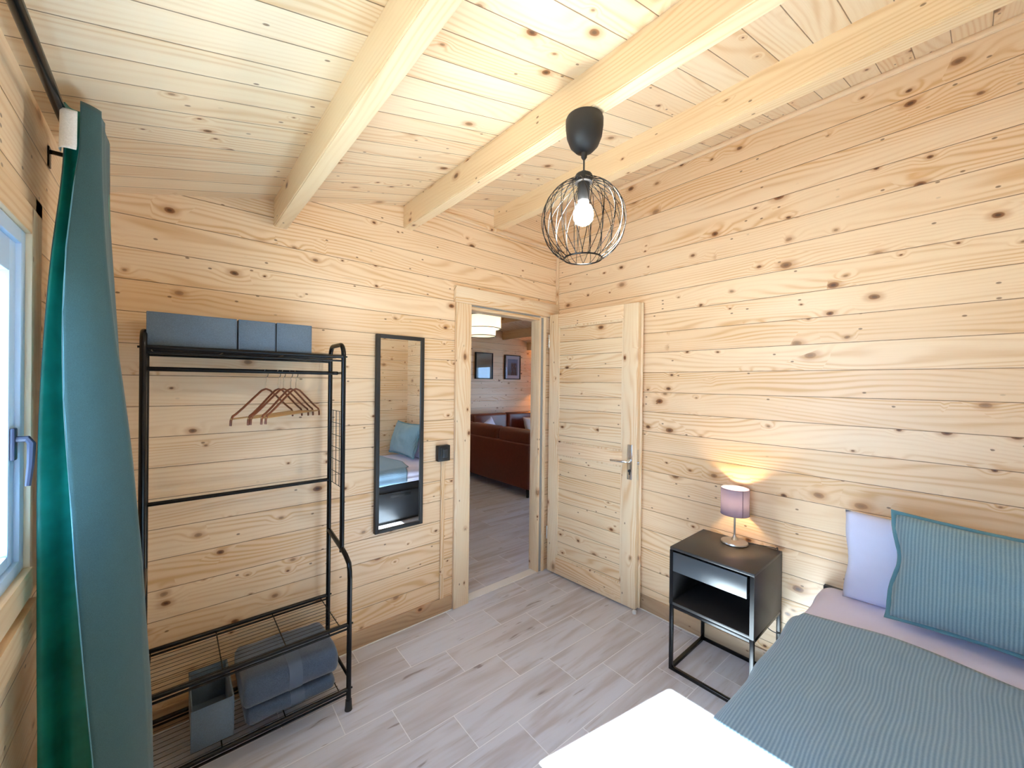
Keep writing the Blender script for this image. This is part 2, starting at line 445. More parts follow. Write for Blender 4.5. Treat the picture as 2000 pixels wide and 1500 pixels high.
# window wall with its opening
WY0, WY1, WZ0, WZ1 = -2.03, -0.767, 1.015, 1.775
m = MB(); zt = ceil_z(XL)+0.03
m.box(XL-WT, XL, YF-WT, WY0, 0, zt); m.box(XL-WT, XL, WY1, LY1+WT, 0, zt)
m.box(XL-WT, XL, WY0, WY1, 0, WZ0); m.box(XL-WT, XL, WY0, WY1, WZ1, zt)
struct(m.build('wall_left', W_SIDE, smooth=False))
# living room
m = MB(); gable(m, XL-WT, LX1+WT, LY1, LY1+WT, 0.0); struct(m.build('wall_living_far', W_BACK, smooth=False))
GY0, GY1, GZ = 0.75, 2.20, 1.93
m = MB(); zt = ceil_z(LX1)+0.04
m.box(LX1, LX1+WT, WT, GY0, 0, zt); m.box(LX1, LX1+WT, GY1, LY1, 0, zt); m.box(LX1, LX1+WT, GY0, GY1, GZ, zt)
struct(m.build('wall_living_right', W_SIDE, smooth=False))
# ground outside
struct(MB().box(-22, XL-WT-0.01, -14, 16, -0.30, -0.15).build('ground', M_GROUND, smooth=False))
struct(MB().box(LX1+WT+0.01, 22, -14, 16, -0.30, -0.15).build('ground_terrace', M_GROUND, smooth=False))

# window 1 : casing, fixed frame, sash, glass, handle
win = bpy.data.objects.new('window_1', None); COL.objects.link(win); win.location = (XL, -1.4, WZ0); struct(win)
c0, c1 = XL, XL+0.020
m = MB()
m.box(c0, c1, WY1, -0.682, WZ0-0.062, WZ1+0.062, 0.002); m.box(c0, c1, WY0-0.085, WY0, WZ0-0.062, WZ1+0.062, 0.002)
m.build('casing_upright', M_WINW, win)
m = MB(); m.box(c0, c1, WY0, WY1, WZ1, WZ1+0.062, 0.002); m.box(c0, c1+0.004, WY0-0.09, WY1+0.004, WZ0-0.062, WZ0, 0.002)
m.build('casing_rail', W_HORY, win)
MB().box(c0, c0+0.010, -0.680, -0.618, WZ0-0.062, WZ1+0.11, 0.001).box(c0, c0+0.010, WY0-0.15, -0.618, WZ1+0.064, WZ1+0.11, 0.001).build('outer_trim', W_HORY, win)
MB().box(c0, c1+0.004, WY0-0.10, -0.712, 0.852, 0.925, 0.002).build('apron', W_HORY, win)
f0, f1 = XL-0.062, XL+0.010
m = MB(); fw = 0.032
m.box(f0, f1, WY1-fw, WY1, WZ0, WZ1, 0.002); m.box(f0, f1, WY0, WY0+fw, WZ0, WZ1, 0.002)
m.box(f0, f1, WY0+fw, WY1-fw, WZ0, WZ0+0.028, 0.002); m.box(f0, f1, WY0+fw, WY1-fw, WZ1-fw, WZ1, 0.002)
m.build('window_frame', M_PVC, win)
sash_z0, sash_z1 = WZ0+0.028, WZ1-fw
gz0, gz1 = 1.070, 1.673
ya, yb = WY0+fw, WY1-fw
m = MB(); s0, s1 = XL-0.045, XL+0.002
m.box(s0, s1, yb-0.042, yb, sash_z0, sash_z1, 0.003); m.box(s0, s1, ya, ya+0.042, sash_z0, sash_z1, 0.003)
m.box(s0, s1, ya+0.042, yb-0.042, sash_z0, gz0, 0.003); m.box(s0, s1, ya+0.042, yb-0.042, gz1, sash_z1, 0.003)
m.build('sash', M_PVC, win)
MB().box(XL-0.028, XL-0.022, ya+0.04, yb-0.04, gz0-0.005, gz1+0.005).build('glass', M_GLASS, win, smooth=False)
hd = MB().box(s1, s1+0.008, -0.838, -0.816, 1.27, 1.34, 0.003).build('window_handle', M_HANDLE, win)
m = MB(); m.tube([(s1+0.006, -0.827, 1.315), (s1+0.024, -0.828, 1.315), (s1+0.030, -0.832, 1.305), (s1+0.030, -0.838, 1.26), (s1+0.027, -0.842, 1.215)], [0.007, 0.007, 0.007, 0.006, 0.005], 8)
m.build('lever', M_HANDLE, hd)
# window 2 : glazed terrace door of the living room
win2 = bpy.data.objects.new('window_2', None); COL.objects.link(win2); win2.location = (LX1, 1.5, 0); struct(win2)
m = MB()
for (a, b) in ((GY0, GY0+0.06), (GY1-0.06, GY1), (1.445, 1.505)): m.box(LX1-0.005, LX1+0.06, a, b, 0, GZ, 0.003)
m.box(LX1-0.005, LX1+0.06, GY0, GY1, GZ-0.06, GZ, 0.003); m.box(LX1-0.005, LX1+0.06, GY0, GY1, 0, 0.09, 0.003)
m.build('window_frame', M_PVC, win2)
MB().box(LX1+0.02, LX1+0.026, GY0+0.05, GY1-0.05, 0.08, GZ-0.05).build('glass', M_GLASS, win2, smooth=False)

# skirtings with white sealant line
def skirt(name, box, mat, line):
    o = struct(MB().box(*box, 0.002).build(name, mat)); MB().box(*line).build('sealant_line', M_CAULK, o, smooth=False); return o
skirt('baseboard_back', (XL, -0.962, -0.012, 0.0, 0.0, 0.094), M_SKIRT, (XL, -0.962, -0.017, -0.012, 0.0, 0.004))
skirt('baseboard_right', (-0.012, 0.0, YF, -0.03, 0.0, 0.094), M_SKIRTY, (-0.017, -0.012, YF, -0.03, 0.0, 0.004))
skirt('baseboard_left', (XL, XL+0.012, YF, -0.012, 0.0, 0.094), M_SKIRTY, (XL+0.012, XL+0.017, YF, -0.012, 0.0, 0.004))
skirt('baseboard_living', (XL, LX1, LY1-0.012, LY1, 0.0, 0.094), M_SKIRT, (XL, LX1, LY1-0.017, LY1-0.012, 0.0, 0.004))

# doorway casing, jambs and seal
t = bpy.data.objects.new('trim_1', None); COL.objects.link(t); t.location = (-0.5, 0, 0); struct(t)
MB().box(-0.952, DX0+0.006, -0.022, 0.0, 0.0, 1.958, 0.003).build('casing_upright', W_VERT, t)
MB().box(-0.962, -0.004, -0.026, 0.0, 1.958, 2.064, 0.003).build('casing_head', W_HOR, t)
MB().box(-0.154, -0.127, -0.012, 0.0, 0.0, 1.958, 0.003).build('casing_upright', W_VERT, t)
m = MB(); m.box(DX0-0.004, DX0+0.016, 0.0, WT+0.02, 0, DZ, 0.002); m.box(DX1-0.018, DX1, -0.002, WT+0.02, 0, DZ, 0.002)

m.build('jamb', W_VERT, t)
MB().box(DX0, DX1, 0.0, WT+0.02, DZ-0.022, DZ, 0.002).build('head_jamb', W_HOR, t)
m = MB(); m.box(DX1, -0.154, -0.0015, 0.01, 0, DZ); m.box(DX0+0.01, DX1-0.01, -0.003, 0.012, DZ, DZ+0.010)
m.build('seal_strip', M_SEAL, t, smooth=False)
MB().box(DX0+0.014, DX0+0.0175, 0.012, 0.032, 0.88, 1.04, 0.001).build('strike_plate', M_CHROME, t)
MB().box(DX0, DX1, 0.0, WT, -0.001, 0.004).build('threshold_line', M_CAULK, t, smooth=False)
# slim cable strips near the ceiling and in the corner
struct(MB().box(-1.252, -0.002, -0.018, 0.0, 2.484, 2.508, 0.003).build('trim_2', W_HOR))
struct(MB().box(-0.020, -0.001, -0.020, -0.001, 0.0, 2.484, 0.004).build('trim_3', W_VERT))
struct(MB().box(-0.020, 0.0, YF, -0.001, 2.775, 2.797, 0.004).build('trim_4', W_HORY))

# open door leaf, hinged at the doorway's right jamb
hx, hy = -0.118, -0.034; ang = math.atan2(-0.735, 0.040)
LW, LT = 0.742, 0.038
dloc = Vector((hx, hy, 0)); ex = Vector((math.cos(ang), math.sin(ang), 0)); en = Vector((-ex.y, ex.x, 0))   # en points toward the wall
# local frame of the leaf: y runs from free edge (0) ... use own object rotation
door = bpy.data.objects.new('door_1', None); COL.objects.link(door); struct(door)
door.location = (hx, hy, 0.0); door.rotation_euler = (0, 0, math.radians(3.1))
# in leaf space: the leaf runs along -y from 0 to -LW, thickness +x
def dbuild(m, name, mat, parent=door):
    bmesh.ops.recalc_face_normals(m.bm, faces=m.bm.faces[:])
    me = bpy.data.meshes.new(name); m.bm.to_mesh(me); m.bm.free(); me.materials.append(mat)
    for p in me.polygons: p.use_smooth = True
    me.set_sharp_from_angle(angle=math.radians(40))
    o = bpy.data.objects.new(name, me); COL.objects.link(o); o.parent = parent; return o
z0, z1 = 0.012, 1.972
dbuild(MB().box(0, LT, -0.085, 0.0, z0, z1, 0.003), 'stile', W_VERT)
dbuild(MB().box(0, LT, -LW, -LW+0.105, z0, z1, 0.003), 'stile', W_VERT)
dbuild(MB().box(0, LT, -LW+0.105, -0.085, z1-0.095, z1, 0.002), 'top_rail', W_DOORH)
dbuild(MB().box(0, LT, -LW+0.105, -0.085, 0.915, 1.005, 0.002), 'middle_rail', W_DOORH)
dbuild(MB().box(0, LT, -LW+0.105, -0.085, z0, 0.135, 0.002), 'bottom_rail', W_DOORH)
dbuild(MB().box(0.009, LT-0.009, -LW+0.10, -0.08, 1.0, z1-0.09), 'panel', W_DOOR)
dbuild(MB().box(0.009, LT-0.009, -LW+0.10, -0.08, 0.13, 0.92), 'panel', W_DOOR)
m = MB()
for (a, b) in ((1.005, z1-0.095), (0.135, 0.915)):
    m.box(0.002, 0.012, -0.097, -0.085, a, b, 0.002); m.box(0.002, 0.012, -LW+0.105, -LW+0.117, a, b, 0.002)
    m.box(0.002, 0.012, -LW+0.117, -0.097, b-0.012, b, 0.002); m.box(0.002, 0.012, -LW+0.117, -0.097, a, a+0.012, 0.002)
dbuild(m, 'panel_bead', W_VERT)
dbuild(MB().box(LT, LT+0.010, -LW-0.012, 0.0, z0, z1, 0.002), 'rebate', W_VERT)
hp = dbuild(MB().box(-0.005, 0.0, -LW+0.030, -LW+0.064, 0.835, 1.060, 0.002), 'handle_plate', M_CHROME)
m = MB(); yy = -LW+0.047
m.tube([(-0.004, yy, 0.955), (-0.040, yy, 0.955), (-0.048, yy+0.010, 0.955), (-0.050, yy+0.06, 0.953), (-0.047, yy+0.115, 0.950)], [0.009, 0.009, 0.009, 0.0085, 0.007], 10)
dbuild(m, 'lever', M_CHROME, hp)
m = MB(); m.lathe([(0.0, 0), (0.010, 0), (0.010, 0.002), (0, 0.002)], seg=16)
bmesh.ops.rotate(m.bm, verts=m.bm.verts[:], matrix=Matrix.Rotation(-PI/2, 3, 'Y')); bmesh.ops.translate(m.bm, verts=m.bm.verts[:], vec=(-0.005, yy, 0.890))
m.box(-0.007, -0.005, yy-0.0035, yy+0.0035, 0.866, 0.886)
dbuild(m, 'keyhole', M_BLACKM, hp)
dbuild(MB().box(0.006, 0.024, -LW-0.0015, -LW+0.002, 0.84, 1.03).box(0.008, 0.022, -LW-0.010, -LW, 0.935, 0.955, 0.002), 'lock_plate', M_CHROME)
m = MB()
for z in (0.25, 1.72): m.tube([(0.002, 0.006, z), (0.002, 0.006, z+0.10)], 0.007, 10)
dbuild(m, 'hinge', M_CHROME)

# beams
def beam(xa, xb, zb, label, y0=YF, y1=0.0, name='ceiling_beam', group='pine beams under the bedroom ceiling'):
    m = MB()
    pts = [(xa, y0, zb), (xb, y0, zb), (xb, y0, ceil_z(xb)+0.01), (xa, y0, ceil_z(xa)+0.01)]
    vs_a = pts; m.prism(pts, (0, y1-y0, 0))
    es = [e for e in m.bm.edges if all(abs(v.co.z-zb) < 1e-5 for v in e.verts) and abs(e.verts[0].co.y-e.verts[1].co.y) > 0.1]
    bmesh.ops.bevel(m.bm, geom=es, offset=0.004, segments=2, affect='EDGES')
    o = m.build(name, W_BEAM); return recenter_y(tag(o, label, 'beam', group))
def recenter_y(o): return o
beam(-1.962, -1.905, 2.176, 'pine ceiling beam closest to the window, ending above the clothes rack')
beam(-1.308, -1.250, 2.338, 'middle pine ceiling beam, with the black lamp fixed under it')
beam(-0.645, -0.580, 2.508, 'pine ceiling beam closest to the bed wall, ending above the doorway')
for i, x in enumerate((1.36, 2.03, 2.70, 3.37)):
    lb = ['living room ceiling beam just past the roof ridge, out of the door gap', 'living room ceiling beam above the long sofa back',
          'living room ceiling beam seen through the doorway beside the tiered lamp', 'living room ceiling beam above the orange lit corner'][i]
    beam(x, x+0.06, ceil_z(x+0.06)-0.15, lb, WT, LY1, 'ceiling_beam', 'pine beams under the living room ceiling')

# ================================================================ CURTAIN
CURT = [
(2.115, [(-2.526, -0.73), (-2.495, -0.76), (-2.463, -0.74), (-2.462, -0.68), (-2.463, -0.56), (-2.53, -0.52)] ),
(2.000, [(-2.525, -0.734), (-2.494, -0.771), (-2.461, -0.744), (-2.461, -0.683), (-2.461, -0.566), (-2.53, -0.52)] ),
(1.900, [(-2.53, -0.737), (-2.503, -0.78), (-2.459, -0.747), (-2.459, -0.685), (-2.458, -0.572), (-2.53, -0.52)] ),
(1.750, [(-2.542, -0.742), (-2.512, -0.794), (-2.452, -0.752), (-2.453, -0.688), (-2.451, -0.58), (-2.53, -0.52)] ),
(1.600, [(-2.55, -0.747), (-2.514, -0.808), (-2.438, -0.757), (-2.442, -0.691), (-2.443, -0.588), (-2.53, -0.52)] ),
(1.400, [(-2.557, -0.754), (-2.509, -0.827), (-2.419, -0.764), (-2.425, -0.696), (-2.43, -0.599), (-2.53, -0.52)] ),
(1.200, [(-2.559, -0.76), (-2.496, -0.846), (-2.398, -0.77), (-2.406, -0.7), (-2.411, -0.61), (-2.53, -0.52)] ),
(1.000, [(-2.557, -0.767), (-2.484, -0.865), (-2.383, -0.777), (-2.392, -0.705), (-2.392, -0.621), (-2.53, -0.52)] ),
(0.800, [(-2.555, -0.774), (-2.469, -0.883), (-2.375, -0.784), (-2.383, -0.709), (-2.378, -0.633), (-2.53, -0.52)] ),
(0.600, [(-2.552, -0.78), (-2.452, -0.902), (-2.367, -0.79), (-2.376, -0.713), (-2.365, -0.644), (-2.53, -0.52)] ),
(0.400, [(-2.55, -0.787), (-2.44, -0.921), (-2.36, -0.797), (-2.369, -0.718), (-2.358, -0.655), (-2.53, -0.52)] ),
(0.200, [(-2.548, -0.79), (-2.43, -0.93), (-2.356, -0.8), (-2.365, -0.72), (-2.355, -0.66), (-2.53, -0.52)] ),
(0.030, [(-2.547, -0.79), (-2.427, -0.93), (-2.353, -0.8), (-2.362, -0.72), (-2.354, -0.66), (-2.53, -0.52)] ),
]
def catmull(p, n):
    out = []
    for i in range(len(p)-1):
        a = p[max(i-1, 0)]; b = p[i]; c = p[i+1]; d = p[min(i+2, len(p)-1)]
        for k in range(n):
            t = k/n
            out.append(tuple(0.5*((2*b[j])+(-a[j]+c[j])*t+(2*a[j]-5*b[j]+4*c[j]-d[j])*t*t+(-a[j]+3*b[j]-3*c[j]+d[j])*t**3) for j in range(len(b))))
    out.append(tuple(p[-1])); return out
def curtain():
    root = thing('curtain', 'heavy teal floor-length curtain bunched beside the window', 'curtain', (-2.46, -0.72, 0.0))
    # rows in z, refine vertically
    cols = len(CURT[0][1]); cv = []
    def cpt(z, r, k):
        if k < 5: return (r[k][0], r[k][1])
        s = min(1.0, (2.115-z)/0.9)
        return (r[0][0]+0.035+0.065*s, r[0][1]+0.030+0.030*s)
    for k in range(cols):
        cv.append(catmull([(z,)+cpt(z, r, k) for z, r in CURT], 5))
    rows = []
    for i in range(len(cv[0])):
        z = cv[0][i][0]
        pl = [(cv[k][i][1], cv[k][i][2]) for k in (1, 2, 3, 4, 5, 0)]
        # sharp fold at the second column; soft bellies between
        row = []
        for k in range(cols-1):
            a, b = Vector(pl[k]), Vector(pl[k+1]); d = b-a; nn = Vector((-d.y, d.x)).normalized()
            N = 14 if k in (0, 4) else 7
            for j in range(N):
                t = j/N; bul = math.sin(PI*t)
                if k == 4: off = nn*(-0.012*bul + 0.010*math.sin(3*PI*t)*(1-z/2.4))
                elif k == 0: off = nn*(-0.010*bul*(0.4+0.6*math.sin(z*1.3+0.5)))
                else: off = nn*(0.004*bul*math.sin(z*3+k))
                p = a+d*t+off
                w = 0.0022*noise.noise(Vector((p.x*9, p.y*9, z*3.5)))
                row.append((p.x+w, p.y+w, z))
        row.append((pl[-1][0], pl[-1][1], z)); rows.append(row)
    m = MB(); m.grid(rows)
    o = m.build('drape', [M_CURT, M_LINING], root, angle=180)
    sd = o.modifiers.new('thickness', 'SOLIDIFY'); sd.thickness = 0.003; sd.offset = 0; sd.material_offset = 1; sd.material_offset_rim = 0
    # white heading tape on the lining side near the top
    m = MB(); tr = []
    for z in [2.085-0.005*k for k in range(20)]:
        # interpolate plan at z
        ks = [q for q in CURT]
        for q in range(len(CURT)-1):
            if CURT[q][0] >= z >= CURT[q+1][0]:
                tt = (CURT[q][0]-z)/(CURT[q][0]-CURT[q+1][0])
                a = Vector(CURT[q][1][0]).lerp(Vector(CURT[q+1][1][0]), tt); b = Vector(CURT[q][1][1]).lerp(Vector(CURT[q+1][1][1]), tt)
        d = (b-a); nn = Vector((-d.y, d.x)).normalized()
        tr.append([tuple((a+d*s+nn*(-0.0165*math.sin(PI*s)-0.0045)))+(z,) for s in [0.02+0.96*i/8 for i in range(9)]])
    m.grid(tr); o2 = m.build('heading_tape', M_TAPE, root, angle=180)
    sd = o2.modifiers.new('thickness', 'SOLIDIFY'); sd.thickness = 0.0015; sd.offset = 0
    m = MB(); m.tube([CURT_EDGE(z) for z in [2.0-0.05*k for k in range(40)]], 0.0013, 6)
    m.build('side_hem', M_PIPE, root)  # paler than the drape: light on the free edge put into colour
def CURT_EDGE(z):
    for q in range(len(CURT)-1):
        if CURT[q][0] >= z >= CURT[q+1][0]:
            tt = (CURT[q][0]-z)/(CURT[q][0]-CURT[q+1][0])
            b = Vector(CURT[q][1][1]).lerp(Vector(CURT[q+1][1][1]), tt)
            return (b.x, b.y-0.001, z)
    return (CURT[-1][1][1][0], CURT[-1][1][1][1], z)
curtain()

rod = thing('curtain_rod', 'black metal curtain rod running above the window', 'curtain rod', (-2.53, -1.4, 2.09))
m = MB(); m.tube([(-2.532, -2.45, 2.092), (-2.532, -0.47, 2.092)], 0.0115, 14)
m.build('pole', M_BLACK, rod)
for y in (-0.497, -2.38):
    m = MB(); m.box(XL, XL+0.004, y-0.012, y+0.012, 2.03, 2.085, 0.001); m.box(XL, -2.52, y-0.004, y+0.004, 2.068, 2.078, 0.001)
    m.tube([(-2.532, y-0.006, 2.092), (-2.532, y+0.006, 2.092)], 0.0155, 14)
    m.build('bracket', M_BLACK, rod)

# ================================================================ CLOTHES RACK
RX0, RX1 = -2.400, -1.722
RY0, RY1, RYF = -0.072, -0.272, -0.385       # back uprights, front uprights, wide base front
def rack():
    root = thing('clothes_rack', 'black metal clothes rack with shelves standing along the back wall', 'clothes rack', ((RX0+RX1)/2, -0.22, 0))
    for x in (RX0, RX1):
        m = MB()
        arc = [(x, RY0, 0.02), (x, RY0, 1.50), (x, RY0, 1.53)]
        for k in range(9):
            a = PI/2*k/8; arc.append((x, RY0-0.045+0.045*math.cos(a), 1.562+0.055*math.sin(a)))
        for k in range(9):
            a = PI/2*k/8; arc.append((x, RY1+0.045-0.045*math.sin(a), 1.562+0.055*math.cos(a)))
        arc += [(x, RY1, 1.53), (x, RY1, 0.66)]
        m.tube(arc, 0.0105, 12)
        m.tube([(x, RY0, 0.705), (x, RY1-0.02, 0.672), (x, RY1-0.055, 0.662), (x, RYF+0.012, 0.640), (x, RYF+0.003, 0.610), (x, RYF, 0.575), (x, RYF, 0.02)], 0.0105, 12)
        m.build('side_frame', M_BLACK, root)
        m = MB(); m.tube([(x, RY0, 0.145), (x, RYF, 0.145)], 0.007, 8); m.build('side_brace', M_BLACK, root)
    for x in (RX0, RX1):
        for y in (RY0, RYF):
            MB().lathe([(0, 0), (0.016, 0), (0.014, 0.02), (0.013, 0.045), (0, 0.045)], (x, y, 0.0), 16).build('foot', M_BLACKM, root)
    def shelf(z, ya, yb, ncross, nwire):
        m = MB(); m.tube([(RX0, ya, z), (RX1, ya, z)], 0.0085, 10); m.tube([(RX0, ya, z-0.019), (RX1, ya, z-0.019)], 0.0045, 8); sh = m.build('shelf_rail', M_BLACK, root)
        m = MB(); m.tube([(RX0, yb, z), (RX1, yb, z)], 0.0085, 10); m.tube([(RX0, yb, z-0.019), (RX1, yb, z-0.019)], 0.0045, 8); m.build('shelf_rail', M_BLACK, root)
        m = MB()
        for k in range(nwire):
            y = ya+(yb-ya)*(k+1)/(nwire+1); m.tube([(RX0+0.015, y, z-0.004), (RX1-0.03, y, z-0.004)], 0.0010, 6)
        for k in range(ncross):
            x = RX0+0.02+(RX1-RX0-0.055)*k/(ncross-1); m.tube([(x, ya, z-0.007), (x, yb, z-0.007)], 0.0022, 6)
        m.build('wire_shelf', M_BLACK, root)
    shelf(1.560, RY0, RY1, 4, 9)
    shelf(0.378, RY0, RYF, 4, 11)
    shelf(0.092, RY0, RYF, 4, 11)
    MB().tube([(RX0, -0.185, 1.485), (RX1, -0.185, 1.485)], 0.0085, 12).build('hanging_rail', M_BLACK, root)
    for x in (RX0, RX1): MB().tube([(x, RY0, 1.485), (x, RY1, 1.485)], 0.006, 8).build('rail_bracket', M_BLACK, root)
    MB().tube([(RX0, RY0, 0.956), (RX1, RY0, 0.956)], 0.0085, 12).build('cross_rail', M_BLACK, root)
    m = MB(); x = RX1
    for k in range(7):
        z = 1.305-k*(0.352/6); m.tube([(x, RY0, z), (x, RY1, z)], 0.0016, 6)
    for k in range(3):
        y = RY0+(RY1-RY0)*(k+1)/4; m.tube([(x, y, 1.305), (x, y, 0.953)], 0.0016, 6)
    m.build('side_grid', M_BLACK, root)
    for (y, z) in ((RY1, 1.56), (RYF, 0.378), (RYF, 0.092), (RY0, 0.378)):
        for x in (RX0, RX1):
            s = 1 if x == RX1 else -1
            MB().tube([(x, y, z), (x+s*0.0155, y, z)], 0.004, 8).build('bolt', M_BLACK, root)
rack()

# fabric boxes on the top shelf
def fabric_box(name, label, x0, x1, y0, y1, z0, h, group, open_top=True, cat='storage box'):
    th = 0.004
    root = thing(name, label, cat, ((x0+x1)/2, (y0+y1)/2, z0), group)
    m = MB()
    m.box(x0, x1, y0, y0+th, z0, z0+h, 0.0015); m.box(x0, x1, y1-th, y1, z0, z0+h, 0.0015)
    m.box(x0, x0+th, y0+th, y1-th, z0, z0+h, 0.0015); m.box(x1-th, x1, y0+th, y1-th, z0, z0+h, 0.0015)
    m.box(x0+th, x1-th, y0+th, y1-th, z0, z0+th)
    m.build('box_wall', M_BOX, root)
    m = MB(); r = 0.0018; zt = z0+h
    m.tube([(x0, y0, zt), (x1, y0, zt), (x1, y1, zt), (x0, y1, zt)], r, 6, closed=True)
    for (x, y) in ((x0, y0), (x1, y0)): m.tube([(x, y, z0), (x, y, zt)], r, 6)
    m.build('stitched_edge', M_BOX, root)
    return root
g3 = 'grey fabric boxes along the top of the rack'
fabric_box('storage_box', 'wide blue-grey fabric box on top of the clothes rack', -2.392, -2.130, -0.255, -0.045, 1.5695, 0.118, g3)
fabric_box('storage_box', 'small grey fabric box between two others on the rack top', -2.121, -1.996, -0.255, -0.045, 1.5695, 0.118, g3)
fabric_box('storage_box', 'small grey fabric box closest to the mirror on the rack top', -1.988, -1.856, -0.255, -0.045, 1.5695, 0.119, g3)
fabric_box('fabric_bin', 'open grey fabric bin beside the folded towels', -2.262, -2.136, -0.345, -0.085, 0.098, 0.148, None, cat='storage bin')

# hangers
def hanger(label):
    root = thing('clothes_hanger', label, 'clothes hanger', (0, 0, 0), 'bronze hangers on the rack rail')
    hw, zt, zb = 0.222, -0.070, -0.183
    def loop_pts():
        p = []
        for s in (-1, 1):
            q = [(s*0.004, zt), (s*0.03, zt-0.006), (s*0.09, zt-0.038), (s*0.150, zt-0.072), (s*0.190, zt-0.092), (s*0.210, zt-0.100), (s*0.220, zt-0.115), (s*hw, zt-0.135), (s*hw, zb-0.012)]
            p.append(q)
        return p[0][::-1]+p[1]
    pts = [(x, 0, z) for x, z in loop_pts()]
    MB().tube(pts, 0.0042, 8).build('hanger_frame', M_HANG, root)
    MB().tube([(-hw, 0, zb+0.003), (hw, 0, zb+0.003)], 0.0032, 8).build('crossbar', M_BAR, root)
    hk = [(0, 0, zt), (0, 0, -0.035)]
    for k in range(13):
        a = -PI/2+(PI*1.25)*k/12
        hk.append((0.016*math.cos(a) if True else 0, 0, -0.0035+0.0165*math.sin(a)))
    MB().tube([hk[0], (0, 0, -0.045), (0.003, 0, -0.030)]+hk[2:], 0.0016, 6).build('hook', M_CHROME, root)
    return root
def copy_tree(o, parent=None):
    c = o.copy(); COL.objects.link(c)
    if parent is not None: c.parent = parent
    for ch in list(o.children): copy_tree(ch, c)
    return c
hl = ['bronze clothes hanger set apart at the curtain end of the rail', 'second bronze clothes hanger counting from the curtain end', 'middle one of the five bronze clothes hangers',
      'bronze clothes hanger second from the mirror end', 'bronze clothes hanger at the mirror end of the rail']
h0 = hanger(hl[0])
for i, (hx_, da) in enumerate([(-2.016, 0), (-1.968, 2), (-1.950, -1), (-1.921, 1), (-1.900, -1)]):
    h = h0 if i == 0 else copy_tree(h0)
    h['label'] = hl[i]
    h.location = (hx_, -0.185, 1.4800); h.rotation_euler = (0, 0, math.radians(51+da))

# towels on the bottom shelf
def towel(name, label, x0, x1, y0, y1, z0, z1, seed):
    root = thing(name, label, 'towel', ((x0+x1)/2, (y0+y1)/2, z0), 'folded slate towels on the rack')
    def shape(xa, xb, grow, n):
        rows = []; R = (z1-z0)/2
        for i in range(n+1):
            x = xa+(xb-xa)*i/n
            edge = min(x-x0, x1-x)/0.022; k = 1.0 if edge > 1 else math.sqrt(max(0.0, 1-(1-max(edge, 0))**2))
            ring = []
            ym, zm = (y0+y1)/2, (z0+z1)/2
            for j in range(40):
                a = 2*PI*j/40; ca, sa = math.cos(a), math.sin(a); e = 0.38
                hy_ = (y1-y0)/2-0.012*(1-k); hz = R-0.016*(1-k)
                y = ym+math.copysign(abs(ca)**e, ca)*(hy_+grow); z = zm+math.copysign(abs(sa)**(e+0.15), sa)*(hz+grow)
                nz = noise.noise(Vector((x*14+seed, y*14, z*14)))*0.006
                if sa > 0: z += nz+0.006*math.sin((x-x0)*11+seed)
                y += noise.noise(Vector((x*12, y*12+seed, z*20)))*0.004
                ring.append((x, y, max(z, z0)))
            rows.append(ring)
        m = MB(); g = m.grid(rows, closed_u=True)
        m.bm.faces.new(g[0]); m.bm.faces.new(g[-1][::-1]); return m
    shape(x0, x1, 0.0, 36).build('folded_towel', M_TOWEL, root, angle=70)
    shape(x0+0.155, x0+0.205, 0.0022, 6).build('woven_band', M_BAND, root, angle=70)
    # fold groove seen on the front
    m = MB(); zz = (z0+z1)/2-0.004
    return root
towel('folded_towel', 'lower folded slate bath towel of the pair', -2.098, -1.770, -0.362, -0.075, 0.0990, 0.168, 2.0)
towel('folded_towel', 'upper folded slate bath towel lying on another towel', -2.108, -1.760, -0.372, -0.070, 0.1685, 0.286, 8.0)

# ================================================================ MIRROR, SWITCH
mx0, mx1, mz0, mz1 = -1.468, -1.178, 0.602, 1.711
mir = thing('wall_mirror', 'tall black-framed mirror hanging on the back wall', 'mirror', (-1.323, 0, mz0))
m = MB(); fw, fd = 0.021, -0.028
m.box(mx0, mx0+fw, fd, -0.001, mz0, mz1, 0.0015); m.box(mx1-fw, mx1, fd, -0.001, mz0, mz1, 0.0015)
m.box(mx0+fw, mx1-fw, fd, -0.001, mz0, mz0+fw, 0.0015); m.box(mx0+fw, mx1-fw, fd, -0.001, mz1-fw, mz1, 0.0015)
m.build('mirror_frame', M_BLACKM, mir)
MB().box(mx0+fw-0.001, mx1-fw+0.001, -0.020, -0.002, mz0+fw-0.001, mz1-fw+0.001).build('mirror_glass', M_MIRROR, mir, smooth=False)

sw = thing('light_switch', 'black surface-mounted light switch beside the doorway', 'light switch', (-1.04, 0, 0.955))
MB().box(-1.082, -0.996, -0.036, -0.001, 0.958, 1.056, 0.005).build('switch_box', M_BLACKM, sw)
MB().box(-1.072, -1.006, -0.042, -0.036, 0.970, 1.046, 0.003).build('switch_frame', M_BLACKM, sw)
MB().box(-1.058, -1.020, -0.047, -0.041, 0.982, 1.032, 0.004).build('rocker', plain('dark_rocker', (0.03, 0.04, 0.05, 1), 0.3), sw)
tag(MB().box(-1.046, -1.020, -0.014, -0.001, 0.094, 0.958, 0.003).build('cable_trunking', W_VERT), 'slim pale cable trunking running down from the light switch', 'cable cover')

